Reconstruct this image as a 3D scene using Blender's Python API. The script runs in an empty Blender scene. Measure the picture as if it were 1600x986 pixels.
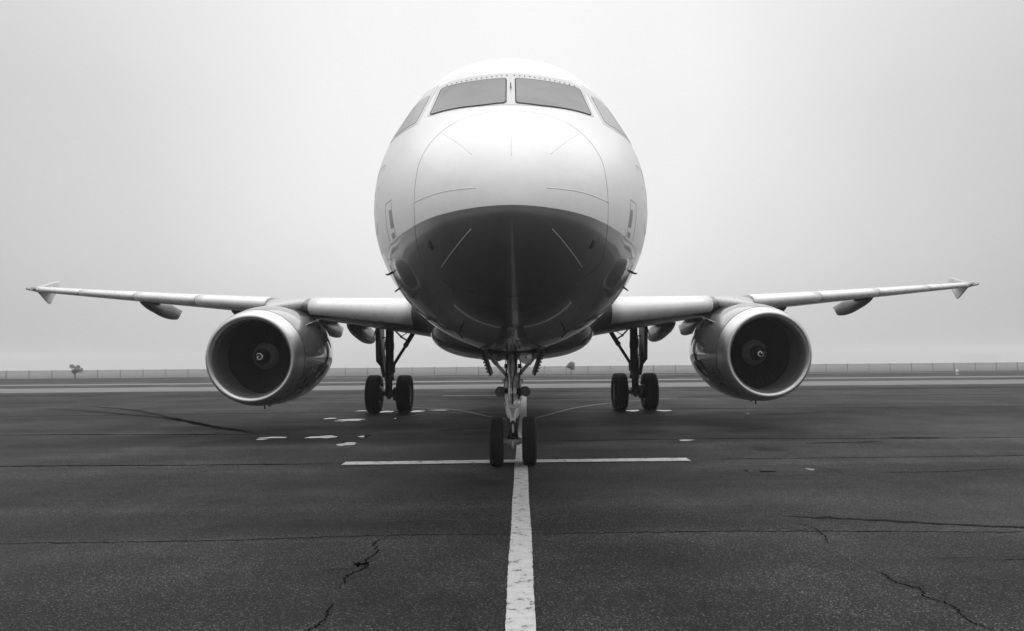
import bpy, math, random
import numpy as np
from mathutils import Vector, Matrix
from mathutils.bvhtree import BVHTree
random.seed(7)
R = math.radians
S = bpy.context.scene
COL = S.collection

# ------------------------------------------------------------------ helpers
class MB:
    """collects geometry for ONE mesh object"""
    def __init__(s): s.v = []; s.f = []; s.sm = []
    def add(s, vs, fs, smooth=True):
        b = len(s.v); s.v += [tuple(v) for v in vs]
        for f in fs: s.f.append(tuple(b + i for i in f)); s.sm.append(smooth)
        return s
    def grid(s, rows, close=False, smooth=True, flip=False):
        n = len(rows[0]); vs = [p for r in rows for p in r]; fs = []
        for i in range(len(rows) - 1):
            for j in range(n if close else n - 1):
                a, b = i*n + j, i*n + (j+1) % n
                q = (a, b, b+n, a+n)
                fs.append(q[::-1] if flip else q)
        return s.add(vs, fs, smooth)
    def tube(s, pts, r, seg=10, caps=True, smooth=True, flat=1.0):
        pts = [Vector(p) for p in pts]; n = len(pts)
        rs = r if hasattr(r, '__len__') else [r]*n
        rows = []; up = None
        for i, p in enumerate(pts):
            t = (pts[min(i+1, n-1)] - pts[max(i-1, 0)]).normalized()
            if up is None:
                up = Vector((0, 0, 1)) if abs(t.z) < .9 else Vector((0, 1, 0))
            a = (up - t*up.dot(t)).normalized(); up = a; b = t.cross(a)
            rows.append([p + (a*math.cos(k*2*math.pi/seg)*flat + b*math.sin(k*2*math.pi/seg))*rs[i] for k in range(seg)])
        base = len(s.v)
        s.grid(rows, True, smooth)
        if caps:
            s.f.append(tuple(base + k for k in reversed(range(seg)))); s.sm.append(False)
            s.f.append(tuple(base + (n-1)*seg + k for k in range(seg))); s.sm.append(False)
        return s
    def box(s, c, d, rot=None, bev=0.0):
        c = Vector(c); hx, hy, hz = (q/2 for q in d); m = rot or Matrix.Identity(3)
        if bev <= 0:
            vs = [c + m @ Vector((sx*hx, sy*hy, sz*hz)) for sz in (-1, 1) for sy in (-1, 1) for sx in (-1, 1)]
            fs = [(0,2,3,1), (4,5,7,6), (0,1,5,4), (2,6,7,3), (0,4,6,2), (1,3,7,5)]
            return s.add(vs, fs, False)
        # chamfered: octagonal prism stack
        b = min(bev, hx*.9, hy*.9, hz*.9)
        def ring(ix, z):
            x, y = hx-ix, hy-ix
            return [c + m @ Vector(q) for q in ((x-b,-y,z),(x,-y+b,z),(x,y-b,z),(x-b,y,z),(-x+b,y,z),(-x,y-b,z),(-x,-y+b,z),(-x+b,-y,z))]
        rows = [ring(b*.7, -hz), ring(0, -hz+b), ring(0, hz-b), ring(b*.7, hz)]
        base = len(s.v); s.grid(rows, True, False)
        s.f.append(tuple(base+k for k in reversed(range(8)))); s.sm.append(False)
        s.f.append(tuple(base+24+k for k in range(8))); s.sm.append(False)
        return s
    def lathe(s, prof, o, ax='Y', seg=64, close=False):
        """prof: (radius, along)"""
        o = Vector(o); rows = []
        for r, a in prof:
            row = []
            for k in range(seg):
                t = k*2*math.pi/seg; c_, s_ = r*math.cos(t), r*math.sin(t)
                row.append(o + (Vector((c_, a, s_)) if ax == 'Y' else Vector((a, c_, s_)) if ax == 'X' else Vector((c_, s_, a))))
            rows.append(row)
        return s.grid(rows, True)
    def prism(s, outline, axis_vec, thick):
        """flat outline (3D points) given a thickness along axis_vec"""
        a = Vector(axis_vec).normalized()*thick/2
        A = [Vector(p) - a for p in outline]; B = [Vector(p) + a for p in outline]; n = len(A)
        fs = [tuple(range(n)), tuple(range(2*n-1, n-1, -1))] + [(i, i+n, (i+1) % n + n, (i+1) % n) for i in range(n)]
        return s.add(A+B, fs, False)
    def build(s, name, mat, parent=None, label=None, cat=None, group=None, kind=None, fix=True):
        me = bpy.data.meshes.new(name); me.from_pydata(s.v, [], s.f); me.validate()
        me.polygons.foreach_set('use_smooth', s.sm[:len(me.polygons)] if len(s.sm) == len(me.polygons) else [True]*len(me.polygons))
        if fix:
            import bmesh
            bm = bmesh.new(); bm.from_mesh(me); bmesh.ops.recalc_face_normals(bm, faces=bm.faces); bm.to_mesh(me); bm.free()
        me.materials.append(mat); me.update()
        o = bpy.data.objects.new(name, me); COL.objects.link(o)
        if parent: o.parent = parent
        return tag(o, label, cat, group, kind)

def tag(o, label=None, cat=None, group=None, kind=None):
    if label: o['label'] = label
    if cat: o['category'] = cat
    if group: o['group'] = group
    if kind: o['kind'] = kind
    return o
def empty(name, loc=(0,0,0), parent=None, **k):
    o = bpy.data.objects.new(name, None); COL.objects.link(o); o.location = loc; o.empty_display_size = .3
    if parent: o.parent = parent
    return tag(o, **k)
def dup(o, parent, mirror_loc=None):
    c = o.copy(); COL.objects.link(c); c.parent = parent
    if mirror_loc is not None: c.location = mirror_loc
    return c
def pchip(xs, ys):
    xs = np.array(xs, float); ys = np.array(ys, float); h = np.diff(xs); d = np.diff(ys)/h
    m = np.zeros(len(xs)); m[0] = d[0]; m[-1] = d[-1]
    for i in range(1, len(xs)-1):
        if d[i-1]*d[i] > 0:
            w1 = 2*h[i]+h[i-1]; w2 = h[i]+2*h[i-1]; m[i] = (w1+w2)/(w1/d[i-1]+w2/d[i])
    def f(x):
        x = min(max(x, xs[0]), xs[-1]); i = min(max(int(np.searchsorted(xs, x))-1, 0), len(xs)-2)
        t = (x-xs[i])/h[i]
        return float((1+2*t)*(1-t)**2*ys[i] + t*(1-t)**2*h[i]*m[i] + t*t*(3-2*t)*ys[i+1] + t*t*(t-1)*h[i]*m[i+1])
    return f

# ------------------------------------------------------------------ materials (all neutral: the photograph is black and white)
def mat(name):
    m = bpy.data.materials.new(name); m.use_nodes = True
    nt = m.node_tree; return m, nt, nt.nodes['Principled BSDF'], nt.links
def N(nt, t, **k):
    n = nt.nodes.new(t)
    for a, b in k.items():
        if a.startswith('i_'):
            key = a[2:].replace('_', ' ')
            n.inputs[int(key) if key.isdigit() else key].default_value = b
        else: setattr(n, a, b)
    return n
def g(v): return (v, v, v, 1)
def ramp(nt, fac, stops, interp='LINEAR'):
    r = N(nt, 'ShaderNodeValToRGB'); r.color_ramp.interpolation = interp
    e = r.color_ramp.elements
    while len(e) < len(stops): e.new(.5)
    for el, (p, v) in zip(e, stops): el.position = p; el.color = g(v)
    nt.links.new(fac, r.inputs[0]); return r.outputs[0]
def noise(nt, vec, scale, detail=4, rough=.55, dist=0):
    n = N(nt, 'ShaderNodeTexNoise', i_Scale=scale, i_Detail=detail, i_Roughness=rough, i_Distortion=dist)
    if vec is not None: nt.links.new(vec, n.inputs['Vector'])
    return n.outputs['Fac']
def mth(nt, op, a, b=None, c=None, clamp=False):
    n = N(nt, 'ShaderNodeMath', operation=op, use_clamp=clamp)
    for i, q in enumerate((a, b, c)):
        if q is None: continue
        if isinstance(q, (int, float)): n.inputs[i].default_value = q
        else: nt.links.new(q, n.inputs[i])
    return n.outputs[0]
def coords(nt, scale=(1,1,1)):
    tc = N(nt, 'ShaderNodeTexCoord'); mp = N(nt, 'ShaderNodeMapping'); mp.inputs['Scale'].default_value = scale
    nt.links.new(tc.outputs['Object'], mp.inputs[0]); return mp.outputs[0]
def simple(name, base, rough, metal=0, var=.12, vscale=3, coat=0, spec=.5, rvar=.08, bump=0, bscale=60):
    """base colour with grime that varies a little; roughness that varies a little"""
    m, nt, b, L = mat(name); v = coords(nt)
    n1 = noise(nt, v, vscale, 6, .6); n2 = noise(nt, v, vscale*4.3, 5, .65)
    mix = mth(nt, 'MULTIPLY_ADD', n1, .6, mth(nt, 'MULTIPLY', n2, .4))
    c = ramp(nt, mix, [(.3, base*(1-var)), (.7, base*(1+var*.4))]); L.new(c, b.inputs['Base Color'])
    L.new(ramp(nt, n2, [(.3, max(rough-rvar, .02)), (.7, rough+rvar)]), b.inputs['Roughness'])
    b.inputs['Metallic'].default_value = metal; b.inputs['Specular IOR Level'].default_value = spec
    b.inputs['Coat Weight'].default_value = coat; b.inputs['Coat Roughness'].default_value = .04
    if bump:
        bp = N(nt, 'ShaderNodeBump', i_Strength=bump, i_Distance=.01); L.new(noise(nt, v, bscale, 4), bp.inputs['Height']); L.new(bp.outputs[0], b.inputs['Normal'])
    return m

M = {}
M['white'] = simple('white_airframe_paint', .80, .28, coat=.35, var=.07, vscale=1.3)
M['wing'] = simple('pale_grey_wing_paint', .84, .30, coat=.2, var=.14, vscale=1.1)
M['wingbody'] = simple('wing_grey_with_painted_shade', .13, .35, coat=.2, var=.25, vscale=1.3)  # light grey paint taken darker, underside shadow is put into the colour
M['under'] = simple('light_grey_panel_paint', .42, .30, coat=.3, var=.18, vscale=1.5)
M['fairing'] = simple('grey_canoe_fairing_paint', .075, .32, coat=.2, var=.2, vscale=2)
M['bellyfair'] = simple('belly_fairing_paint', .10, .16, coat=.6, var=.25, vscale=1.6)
M['cowl'] = simple('mid_grey_cowl_paint', .12, .12, coat=.8, var=.16, vscale=1.2, rvar=.03)
M['lip'] = simple('brushed_inlet_metal', .60, .36, metal=.9, var=.10, vscale=2, rvar=.02)
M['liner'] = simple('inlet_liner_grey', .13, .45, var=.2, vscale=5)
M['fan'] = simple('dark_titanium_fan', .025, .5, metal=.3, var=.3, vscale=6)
M['black'] = simple('flat_black', .012, .6, var=.2)
M['spinner'] = simple('spinner_black', .015, .4, var=.2)
M['spinnergrey'] = simple('spinner_rear_grey', .17, .5, metal=.1, var=.2)
M['spiral'] = simple('spiral_white', .75, .5, var=.1)
M['rubber'] = simple('tyre_rubber', .006, .9, var=.35, vscale=6, bump=.15, bscale=90)
M['rim'] = simple('wheel_rim_grey', .16, .45, metal=.3, var=.3, vscale=9)
M['gear'] = simple('landing_gear_grey', .62, .42, var=.35, vscale=9)
M['geardark'] = simple('greasy_gear_steel', .06, .42, metal=.4, var=.5, vscale=12)
M['chrome'] = simple('oleo_chrome', .75, .12, metal=1, var=.1)
M['seam'] = simple('panel_gap_dark', .10, .7, var=.3)
M['seamlight'] = simple('panel_gap_pale', .36, .6, var=.2)
M['strip'] = simple('diverter_strip', .85, .4, var=.1)
M['stripgrey'] = simple('diverter_strip_weathered', .38, .4, var=.15)
M['decal'] = simple('grey_decal', .27, .45, var=.2)
M['decaldark'] = simple('black_decal', .004, .6, var=.2)
M['post'] = simple('fence_post_grey', .08, .7, var=.2)
M['crack'] = simple('crack_filler_black', .003, .95, var=.4, vscale=14, spec=0)
M['leaf'] = simple('leaf_paled_as_fogged', .30, .8, var=.5, vscale=4)  # leaf tone paled, part of the fog fade is put into the colour
M['bark'] = simple('bark_dark', .07, .9, var=.4, vscale=8)
M['concretewall'] = simple('pale_hangar_cladding', .3, .7, var=.2)

# fuselage: white crown, dark nose and belly with a level edge
def fuselage_paint():
    m, nt, b, L = mat('two_tone_fuselage_paint')
    tc = N(nt, 'ShaderNodeTexCoord'); v = tc.outputs['Object']; sp = N(nt, 'ShaderNodeSeparateXYZ'); L.new(v, sp.inputs[0])
    x, y, z = sp.outputs
    # dark below a level edge, as far aft as a slanting edge
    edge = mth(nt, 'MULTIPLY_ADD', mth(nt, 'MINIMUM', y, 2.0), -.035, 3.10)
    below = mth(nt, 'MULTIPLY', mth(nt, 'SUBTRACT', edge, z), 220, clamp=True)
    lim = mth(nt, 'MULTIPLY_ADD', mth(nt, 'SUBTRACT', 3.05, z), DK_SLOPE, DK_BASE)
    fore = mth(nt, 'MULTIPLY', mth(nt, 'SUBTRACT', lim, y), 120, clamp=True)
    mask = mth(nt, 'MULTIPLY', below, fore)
    n1 = noise(nt, v, .9, 6, .6); mp = N(nt, 'ShaderNodeMapping'); mp.inputs['Scale'].default_value = (9, 9, .9); L.new(v, mp.inputs[0])
    n2 = noise(nt, mp.outputs[0], 1.0, 5, .65)      # vertical streaks
    n3 = noise(nt, v, 14, 5, .6)
    mix = mth(nt, 'MULTIPLY_ADD', n1, .5, mth(nt, 'MULTIPLY_ADD', n2, .3, mth(nt, 'MULTIPLY', n3, .2)))
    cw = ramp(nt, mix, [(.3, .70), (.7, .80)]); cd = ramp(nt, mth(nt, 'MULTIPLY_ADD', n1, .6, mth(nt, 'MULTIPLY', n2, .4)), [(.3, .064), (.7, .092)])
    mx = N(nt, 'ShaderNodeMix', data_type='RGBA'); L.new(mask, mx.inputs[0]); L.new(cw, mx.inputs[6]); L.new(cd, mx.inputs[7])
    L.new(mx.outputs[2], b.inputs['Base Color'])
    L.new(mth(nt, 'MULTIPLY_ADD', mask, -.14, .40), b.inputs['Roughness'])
    L.new(mth(nt, 'MULTIPLY_ADD', mask, .45, .12), b.inputs['Coat Weight']); b.inputs['Coat Roughness'].default_value = .045
    return m
DK_BASE, DK_SLOPE = 3.05, 1.15
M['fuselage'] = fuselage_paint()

def glass():
    m, nt, b, L = mat('cockpit_glass'); v = coords(nt, (1, 1, 2.5))
    n = noise(nt, v, 2.2, 4, .6, .6)
    L.new(ramp(nt, n, [(.35, .035), (.7, .075)]), b.inputs['Base Color'])
    b.inputs['Roughness'].default_value = .07; b.inputs['IOR'].default_value = 1.36
    return m
M['glass'] = glass()
M['lens'] = simple('lamp_glass', .8, .3, metal=.2, var=.4, vscale=25, coat=.6)

# ground
def asphalt():
    m, nt, b, L = mat('aged_asphalt')
    v = coords(nt)
    big = noise(nt, v, .05, 5, .6); med = noise(nt, v, .6, 6, .62)
    mp = coords(nt, (.025, .55, 1)); band = noise(nt, mp, 1.0, 5, .6)         # paving lanes run across
    vo = N(nt, 'ShaderNodeTexVoronoi', i_Scale=110); L.new(v, vo.inputs[0])
    rnd = N(nt, 'ShaderNodeSeparateColor'); L.new(vo.outputs['Color'], rnd.inputs[0])
    chips = ramp(nt, rnd.outputs[0], [(0, .35), (.5, .7), (.8, 1.25), (.94, 2.5), (1, 5.2)])
    fine = noise(nt, v, 60, 6, .75)
    tone = mth(nt, 'MULTIPLY_ADD', big, .45, mth(nt, 'MULTIPLY_ADD', med, .52, mth(nt, 'MULTIPLY', band, .66)))
    base = ramp(nt, tone, [(.64, .013), (.80, .028), (.97, .056)])
    finer = ramp(nt, fine, [(.3, .55), (.7, 1.45)])
    c1 = N(nt, 'ShaderNodeMix', data_type='RGBA', blend_type='MULTIPLY'); c1.inputs[0].default_value = 1
    L.new(base, c1.inputs[6]); L.new(chips, c1.inputs[7])
    c2 = N(nt, 'ShaderNodeMix', data_type='RGBA', blend_type='MULTIPLY'); c2.inputs[0].default_value = 1
    L.new(c1.outputs[2], c2.inputs[6]); L.new(finer, c2.inputs[7])
    # oil and damp stains with ragged soft edges
    sx = N(nt, 'ShaderNodeSeparateXYZ'); L.new(v, sx.inputs[0]); wob = noise(nt, v, 2.4, 5, .65); total = None
    for cx, cy, rx, ry, amt, ring in ((-.40, 10.03, .42, .42, .75, 0), (4.6, 13.1, .45, .45, .7, 0), (3.0, 16.2, .7, .35, .6, 0), (3.2, 14.3, 1.0, .4, .55, 0), (-4.1, 15.7, 1.9, 1.1, .55, 0),
                                      (3.75, 10.78, 1.3, .58, .45, 1), (-7.5, 18.2, 3.2, .9, .35, 0), (8.2, 14.6, .9, .3, .6, 0), (-9.5, 9.3, 2.5, .7, .25, 0), (2.4, 21.5, 2.6, .8, .4, 0)):
        dx = mth(nt, 'MULTIPLY', mth(nt, 'SUBTRACT', sx.outputs[0], cx), 1/rx); dy = mth(nt, 'MULTIPLY', mth(nt, 'SUBTRACT', sx.outputs[1], cy), 1/ry)
        dd = mth(nt, 'SQRT', mth(nt, 'MULTIPLY_ADD', dx, dx, mth(nt, 'MULTIPLY', dy, dy)))
        dd = mth(nt, 'ADD', dd, mth(nt, 'MULTIPLY_ADD', wob, 1.1, -.55))
        mk_ = ramp(nt, dd, [(.35, 1), (.95, 0)] if not ring else [(0, .15), (.62, .2), (.80, 1), (.92, 0)])
        mk_ = mth(nt, 'MULTIPLY', mk_, amt); total = mk_ if total is None else mth(nt, 'MAXIMUM', total, mk_)
    st = N(nt, 'ShaderNodeMix', data_type='RGBA'); st.inputs[7].default_value = g(.004); L.new(total, st.inputs[0]); L.new(c2.outputs[2], st.inputs[6]); L.new(st.outputs[2], b.inputs['Base Color'])
    damp = noise(nt, v, .22, 5, .6)
    L.new(ramp(nt, damp, [(.35, .62), (.7, .86)]), b.inputs['Roughness'])
    b.inputs['Specular IOR Level'].default_value = .09
    h = mth(nt, 'MULTIPLY_ADD', rnd.outputs[1], .5, fine)
    bp = N(nt, 'ShaderNodeBump', i_Strength=.55, i_Distance=.006); L.new(h, bp.inputs['Height']); L.new(bp.outputs[0], b.inputs['Normal'])
    return m
M['asphalt'] = asphalt()
def worn_paint(name, base, wear_lo=.37, wear_hi=.40):
    m, nt, b, L = mat(name); v = coords(nt)
    n = noise(nt, v, 7, 8, .72); n2 = noise(nt, v, 45, 4, .7)
    w = mth(nt, 'MULTIPLY_ADD', n, .75, mth(nt, 'MULTIPLY', n2, .25))
    L.new(ramp(nt, w, [(wear_lo, .05), (wear_hi+.03, base*.8), (.65, base)]), b.inputs['Base Color'])
    b.inputs['Roughness'].default_value = .75
    bp = N(nt, 'ShaderNodeBump', i_Strength=.4, i_Distance=.004); L.new(n2, bp.inputs['Height']); L.new(bp.outputs[0], b.inputs['Normal'])
    return m
M['paint'] = worn_paint('worn_white_road_paint', .54, .385, .43)
M['paintfaint'] = worn_paint('faded_road_paint', .22, .36, .46)
M['concrete'] = simple('pale_concrete_strip', .15, .75, var=.3, vscale=.25)
M['stain'] = simple('oil_stain', .012, .85, var=.4, vscale=5)
M['rubbermark'] = simple('rubber_smear', .008, .9, var=.5, vscale=9, spec=.1)
M['damp'] = simple('damp_patch', .010, .70, var=.4, vscale=3)
M['grass'] = simple('winter_grass', .045, .95, var=.5, vscale=.12, spec=.1)
m, nt, b, L = mat('puddle_water'); b.inputs['Base Color'].default_value = g(.02); b.inputs['Roughness'].default_value = .02; b.inputs['IOR'].default_value = 1.33
M['water'] = m
def meshfence():
    m, nt, b, L = mat('fine_fence_mesh'); b.inputs['Base Color'].default_value = g(.06); b.inputs['Roughness'].default_value = .8
    tr = N(nt, 'ShaderNodeBsdfTransparent'); mx = N(nt, 'ShaderNodeMixShader'); mx.inputs[0].default_value = .30
    L.new(tr.outputs[0], mx.inputs[1]); L.new(b.outputs[0], mx.inputs[2]); L.new(mx.outputs[0], nt.nodes['Material Output'].inputs[0]); return m
M['fence'] = meshfence()

# ------------------------------------------------------------------ the airliner; local frame: x right, y aft of the nose tip, z above the ground
NOSE_Y = 6.53
plane = empty('airliner', (0, NOSE_Y, 0), label='white twin engine airliner with dark nose parked head on over the painted line', cat='airplane')

XS   = [0, .03, .10, .25, .50, .80, 1.10, 1.40, 1.70, 2.10, 2.60, 2.90, 3.20, 3.60, 4.0, 4.5, 5.2, 6.2, 22, 24, 26.5, 29, 31.5, 33.3, 33.84]
ZT   = [3.08, 3.24, 3.40, 3.60, 3.83, 4.04, 4.22, 4.38, 4.545, 4.85, 5.26, 5.53, 5.76, 5.935, 6.03, 6.10, 6.14, 6.15, 6.15, 6.13, 6.05, 5.92, 5.75, 5.60, 5.52]
ZB   = [3.08, 2.92, 2.77, 2.60, 2.40, 2.23, 2.12, 2.04, 1.98, 1.91, 1.86, 1.838, 1.82, 1.80, 1.79, 1.785, 1.78, 1.78, 1.78, 1.88, 2.42, 3.22, 4.12, 4.80, 5.05]
W    = [0, .18, .335, .545, .775, .965, 1.12, 1.26, 1.385, 1.54, 1.705, 1.78, 1.845, 1.90, 1.93, 1.955, 1.975, 1.975, 1.975, 1.95, 1.72, 1.33, .88, .48, .22]
ZC   = [3.08, 3.08, 3.09, 3.11, 3.15, 3.21, 3.27, 3.33, 3.40, 3.48, 3.58, 3.64, 3.70, 3.76, 3.80, 3.84, 3.87, 3.88, 3.88, 3.95, 4.22, 4.58, 4.94, 5.20, 5.29]
fT, fB, fW, fC = (pchip([math.sqrt(x) for x in XS], q) for q in (ZT, ZB, W, ZC))
fN = pchip([0, 1.2, 2.0, 3.0, 4.2, 6, 40], [2, 2, 2.04, 2.08, 2.04, 2, 2])
def skin(y, th):
    """th = 0 at the crown, pi/2 at the right side, pi at the keel"""
    q = math.sqrt(max(y, 0)); w, zt, zb, zc, n = fW(q), fT(q), fB(q), fC(q), fN(y)
    s, c = math.sin(th), math.cos(th)
    if c >= 0:
        dent = 1 - .040*math.exp(-((math.acos(c) - R(53))/R(17))**2)*math.exp(-((y-3.0)/1.1)**2)   # the flatter sides of the cockpit
        return Vector((dent*w*math.copysign(abs(s)**(2/n), s), y, zc + dent*(zt-zc)*c**(2/n)))
    return Vector((w*s, y, zc + (zc-zb)*c))
ys = sorted(set([round(6*(i/90)**2.0, 4) for i in range(91)] + [6 + .5*i for i in range(1, 56)] + [33.5, 33.84]))
SEG = 144
rows = [[skin(y, k*2*math.pi/SEG) for k in range(SEG)] for y in ys]
fb = MB(); fb.grid(rows[1:], True); b0 = len(fb.v)
fb.v.append(tuple(skin(0, 0))); fb.f += [(b0, k, (k+1) % SEG) for k in range(SEG)]; fb.sm += [True]*SEG
nb = (len(rows)-2)*SEG; fb.f.append(tuple(nb + k for k in range(SEG))); fb.sm.append(False)
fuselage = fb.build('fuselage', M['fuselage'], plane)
bvh = BVHTree.FromPolygons(fb.v, fb.f)
def front(x, z, off=.004):
    """point on the nose skin seen in front elevation"""
    h, n, _, _ = bvh.ray_cast(Vector((x, -5, z)), Vector((0, 1, 0)))
    if h is None: return None
    if n.y > 0: n = -n
    return h + n*off
def side(s, y, z, off=.004):
    h, n, _, _ = bvh.ray_cast(Vector((s*6, y, z)), Vector((-s, 0, 0)))
    if n.x*s < 0: n = -n
    return h + n*off
def lerp(a, b, t): return a + (b-a)*t
def line2(pts, n=14):
    out = []
    for i in range(len(pts)-1):
        for k in range(n): out.append(tuple(lerp(a, b, k/n) for a, b in zip(pts[i], pts[i+1])))
    return out + [pts[-1]]
def smooth2(pts, n=8):
    t = list(range(len(pts))); f0 = pchip(t, [p[0] for p in pts]); f1 = pchip(t, [p[1] for p in pts])
    return [(f0(k/n), f1(k/n)) for k in range((len(pts)-1)*n + 1)]
def skin_line(name, pts, r, m, fn=front, n=14, parent=None, off=.0, label=None, flat=.45):
    P = [fn(*p, off=off) for p in line2(pts, n)]; P = [p for p in P if p is not None]
    return MB().tube(P, r, 6, True, flat=1).build(name, m, parent or fuselage, label=label)
def skin_quad(name, c, m, fn=front, off=.006, nu=14, nv=8, parent=None, rnd=.0, thick=.006):
    """c = 4 corners (a,b) going round; a patch that follows the skin, with its corners rounded"""
    def P(u, v, o):
        p = [lerp(lerp(c[0][i], c[1][i], u), lerp(c[3][i], c[2][i], u), v) for i in (0, 1)]
        return fn(p[0], p[1], off=o)
    mb = MB()
    def warp(u, v):
        a, b_ = u*2-1, v*2-1
        k = rnd*(a*a*b_*b_)**3
        return (a*(1-k)+1)/2, (b_*(1-k)+1)/2
    top = [[P(*warp(i/nu, j/nv), off) for i in range(nu+1)] for j in range(nv+1)]
    mb.grid(top)
    rim = [(i/nu, 0) for i in range(nu)] + [(1, j/nv) for j in range(nv)] + [(1-i/nu, 1) for i in range(nu)] + [(0, 1-j/nv) for j in range(nv)]
    mb.grid([[P(*warp(u, v), off) for u, v in rim+[rim[0]]], [P(*warp(u, v), -thick) for u, v in rim+[rim[0]]]], smooth=False)
    return mb.build(name, m, parent or fuselage)
# ---- cockpit windows, in front elevation (x, z)
M['panesheen'] = simple('side_window_painted_reflection', .36, .35, coat=.05, spec=.2, var=.08)  # pale pane colour stands in for sky reflected at a grazing angle
FRAME = M['frame'] = simple('window_frame_grey', .50, .35, var=.1, coat=.2)
def bez(pts, r=.1, k=5):
    """round the corners of a closed outline"""
    out = []; n = len(pts)
    for i in range(n):
        p0, p1, p2 = (Vector(pts[(i+j-1) % n]) for j in range(3))
        a = p1 + (p0-p1).normalized()*min(r, (p0-p1).length*.4); b = p1 + (p2-p1).normalized()*min(r, (p2-p1).length*.4)
        for q in range(k+1):
            t = q/k; out.append((1-t)**2*a + 2*t*(1-t)*p1 + t*t*b)
    return [tuple(p) for p in out]
def skin_patch(name, outline, m, fn, off, thick=.01, r=.05, parent=None, cell=.05):
    """outline in elevation coordinates -> patch following the skin, with a rim"""
    o = bez(outline, r) if r else outline
    dense = []
    for i in range(len(o)):
        a, b = Vector(o[i]), Vector(o[(i+1) % len(o)]); n = max(1, int((b-a).length/cell))
        dense += [tuple(a + (b-a)*k/n) for k in range(n)]
    from mathutils.geometry import delaunay_2d_cdt
    xs = [p[0] for p in dense]; zs = [p[1] for p in dense]; inner = []
    x = min(xs) + cell
    def inside(px, pz):
        c = False; n = len(dense)
        for i in range(n):
            (x1, z1), (x2, z2) = dense[i], dense[(i+1) % n]
            if (z1 > pz) != (z2 > pz) and px < (x2-x1)*(pz-z1)/(z2-z1)+x1: c = not c
        return c
    while x < max(xs):
        z = min(zs) + cell
        while z < max(zs):
            if inside(x, z) and min((x-a)**2+(z-b)**2 for a, b in dense) > (cell*.5)**2: inner.append((x, z))
            z += cell
        x += cell
    allp = [Vector(p) for p in dense+inner]; n = len(dense)
    vs, _, fs, _, _, _ = delaunay_2d_cdt(allp, [(i, (i+1) % n) for i in range(n)], [list(range(n))], 1, 1e-6)
    P = [fn(v[0], v[1], off=off) for v in vs]; mb = MB(); mb.add(P, [tuple(f) for f in fs])
    ring = dense + [dense[0]]
    mb.grid([[fn(a, b, off=off) for a, b in ring], [fn(a, b, off=off-thick) for a, b in ring]], smooth=False)
    return mb.build(name, m, parent or fuselage, fix=False)
for s in (-1, 1):
    # grey surround, black seal, pane: three thin layers, each a few millimetres proud of the one below
    skin_patch('windshield_frame', [(0, 4.675), (s*.40, 4.670), (s*1.03, 4.683), (s*.955, 5.28), (s*.80, 5.335), (0, 5.40)], FRAME, front, .004, .005, .0)
    w = skin_patch('windshield_seal', [(s*.050, 4.703), (s*.36, 4.673), (s*1.004, 4.681), (s*.905, 5.225), (s*.050, 5.285)], M['black'], front, .008, .004, .05)
    skin_patch('windshield', [(s*.066, 4.715), (s*.36, 4.683), (s*.985, 4.690), (s*.892, 5.208), (s*.066, 5.265)], M['glass'], front, .013, .005, .045)
    mb = MB()
    for k in range(13):                                  # fasteners along the top of the surround
        p = front(s*(.05+.065*k), 5.345-.0075*k-.0, off=.006)
        if p: MB().box(p, (.018, .010, .007)).build('windshield_fastener', M['decal'], fuselage)
    def sfn(y, z, off=.004, s=s): return side(s, y, z, off)
    skin_patch('side_window_frame', [(2.42, 4.62), (4.15, 4.62), (3.9, 5.16), (3.02, 5.34), (2.88, 5.20)], FRAME, sfn, .003, .003, .0)
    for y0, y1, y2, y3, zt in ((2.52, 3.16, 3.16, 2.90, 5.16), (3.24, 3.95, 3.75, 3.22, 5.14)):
        skin_patch('side_window', [(y0-.008, 4.667), (y1+.008, 4.667), (y2+.008, zt-.012), (y3-.008, zt-.005)], M['panesheen'], sfn, .007, .005, .05)
# centre post wiper pivot
MB().tube([front(0, 5.02, off=.02), front(0, 5.10, off=.02)], .008, 6).build('ice_detector', M['black'], fuselage)
MB().tube([front(0, 5.06, off=.0), front(0, 5.06, off=.07)], .006, 6).build('ice_probe', M['black'], fuselage)
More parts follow.
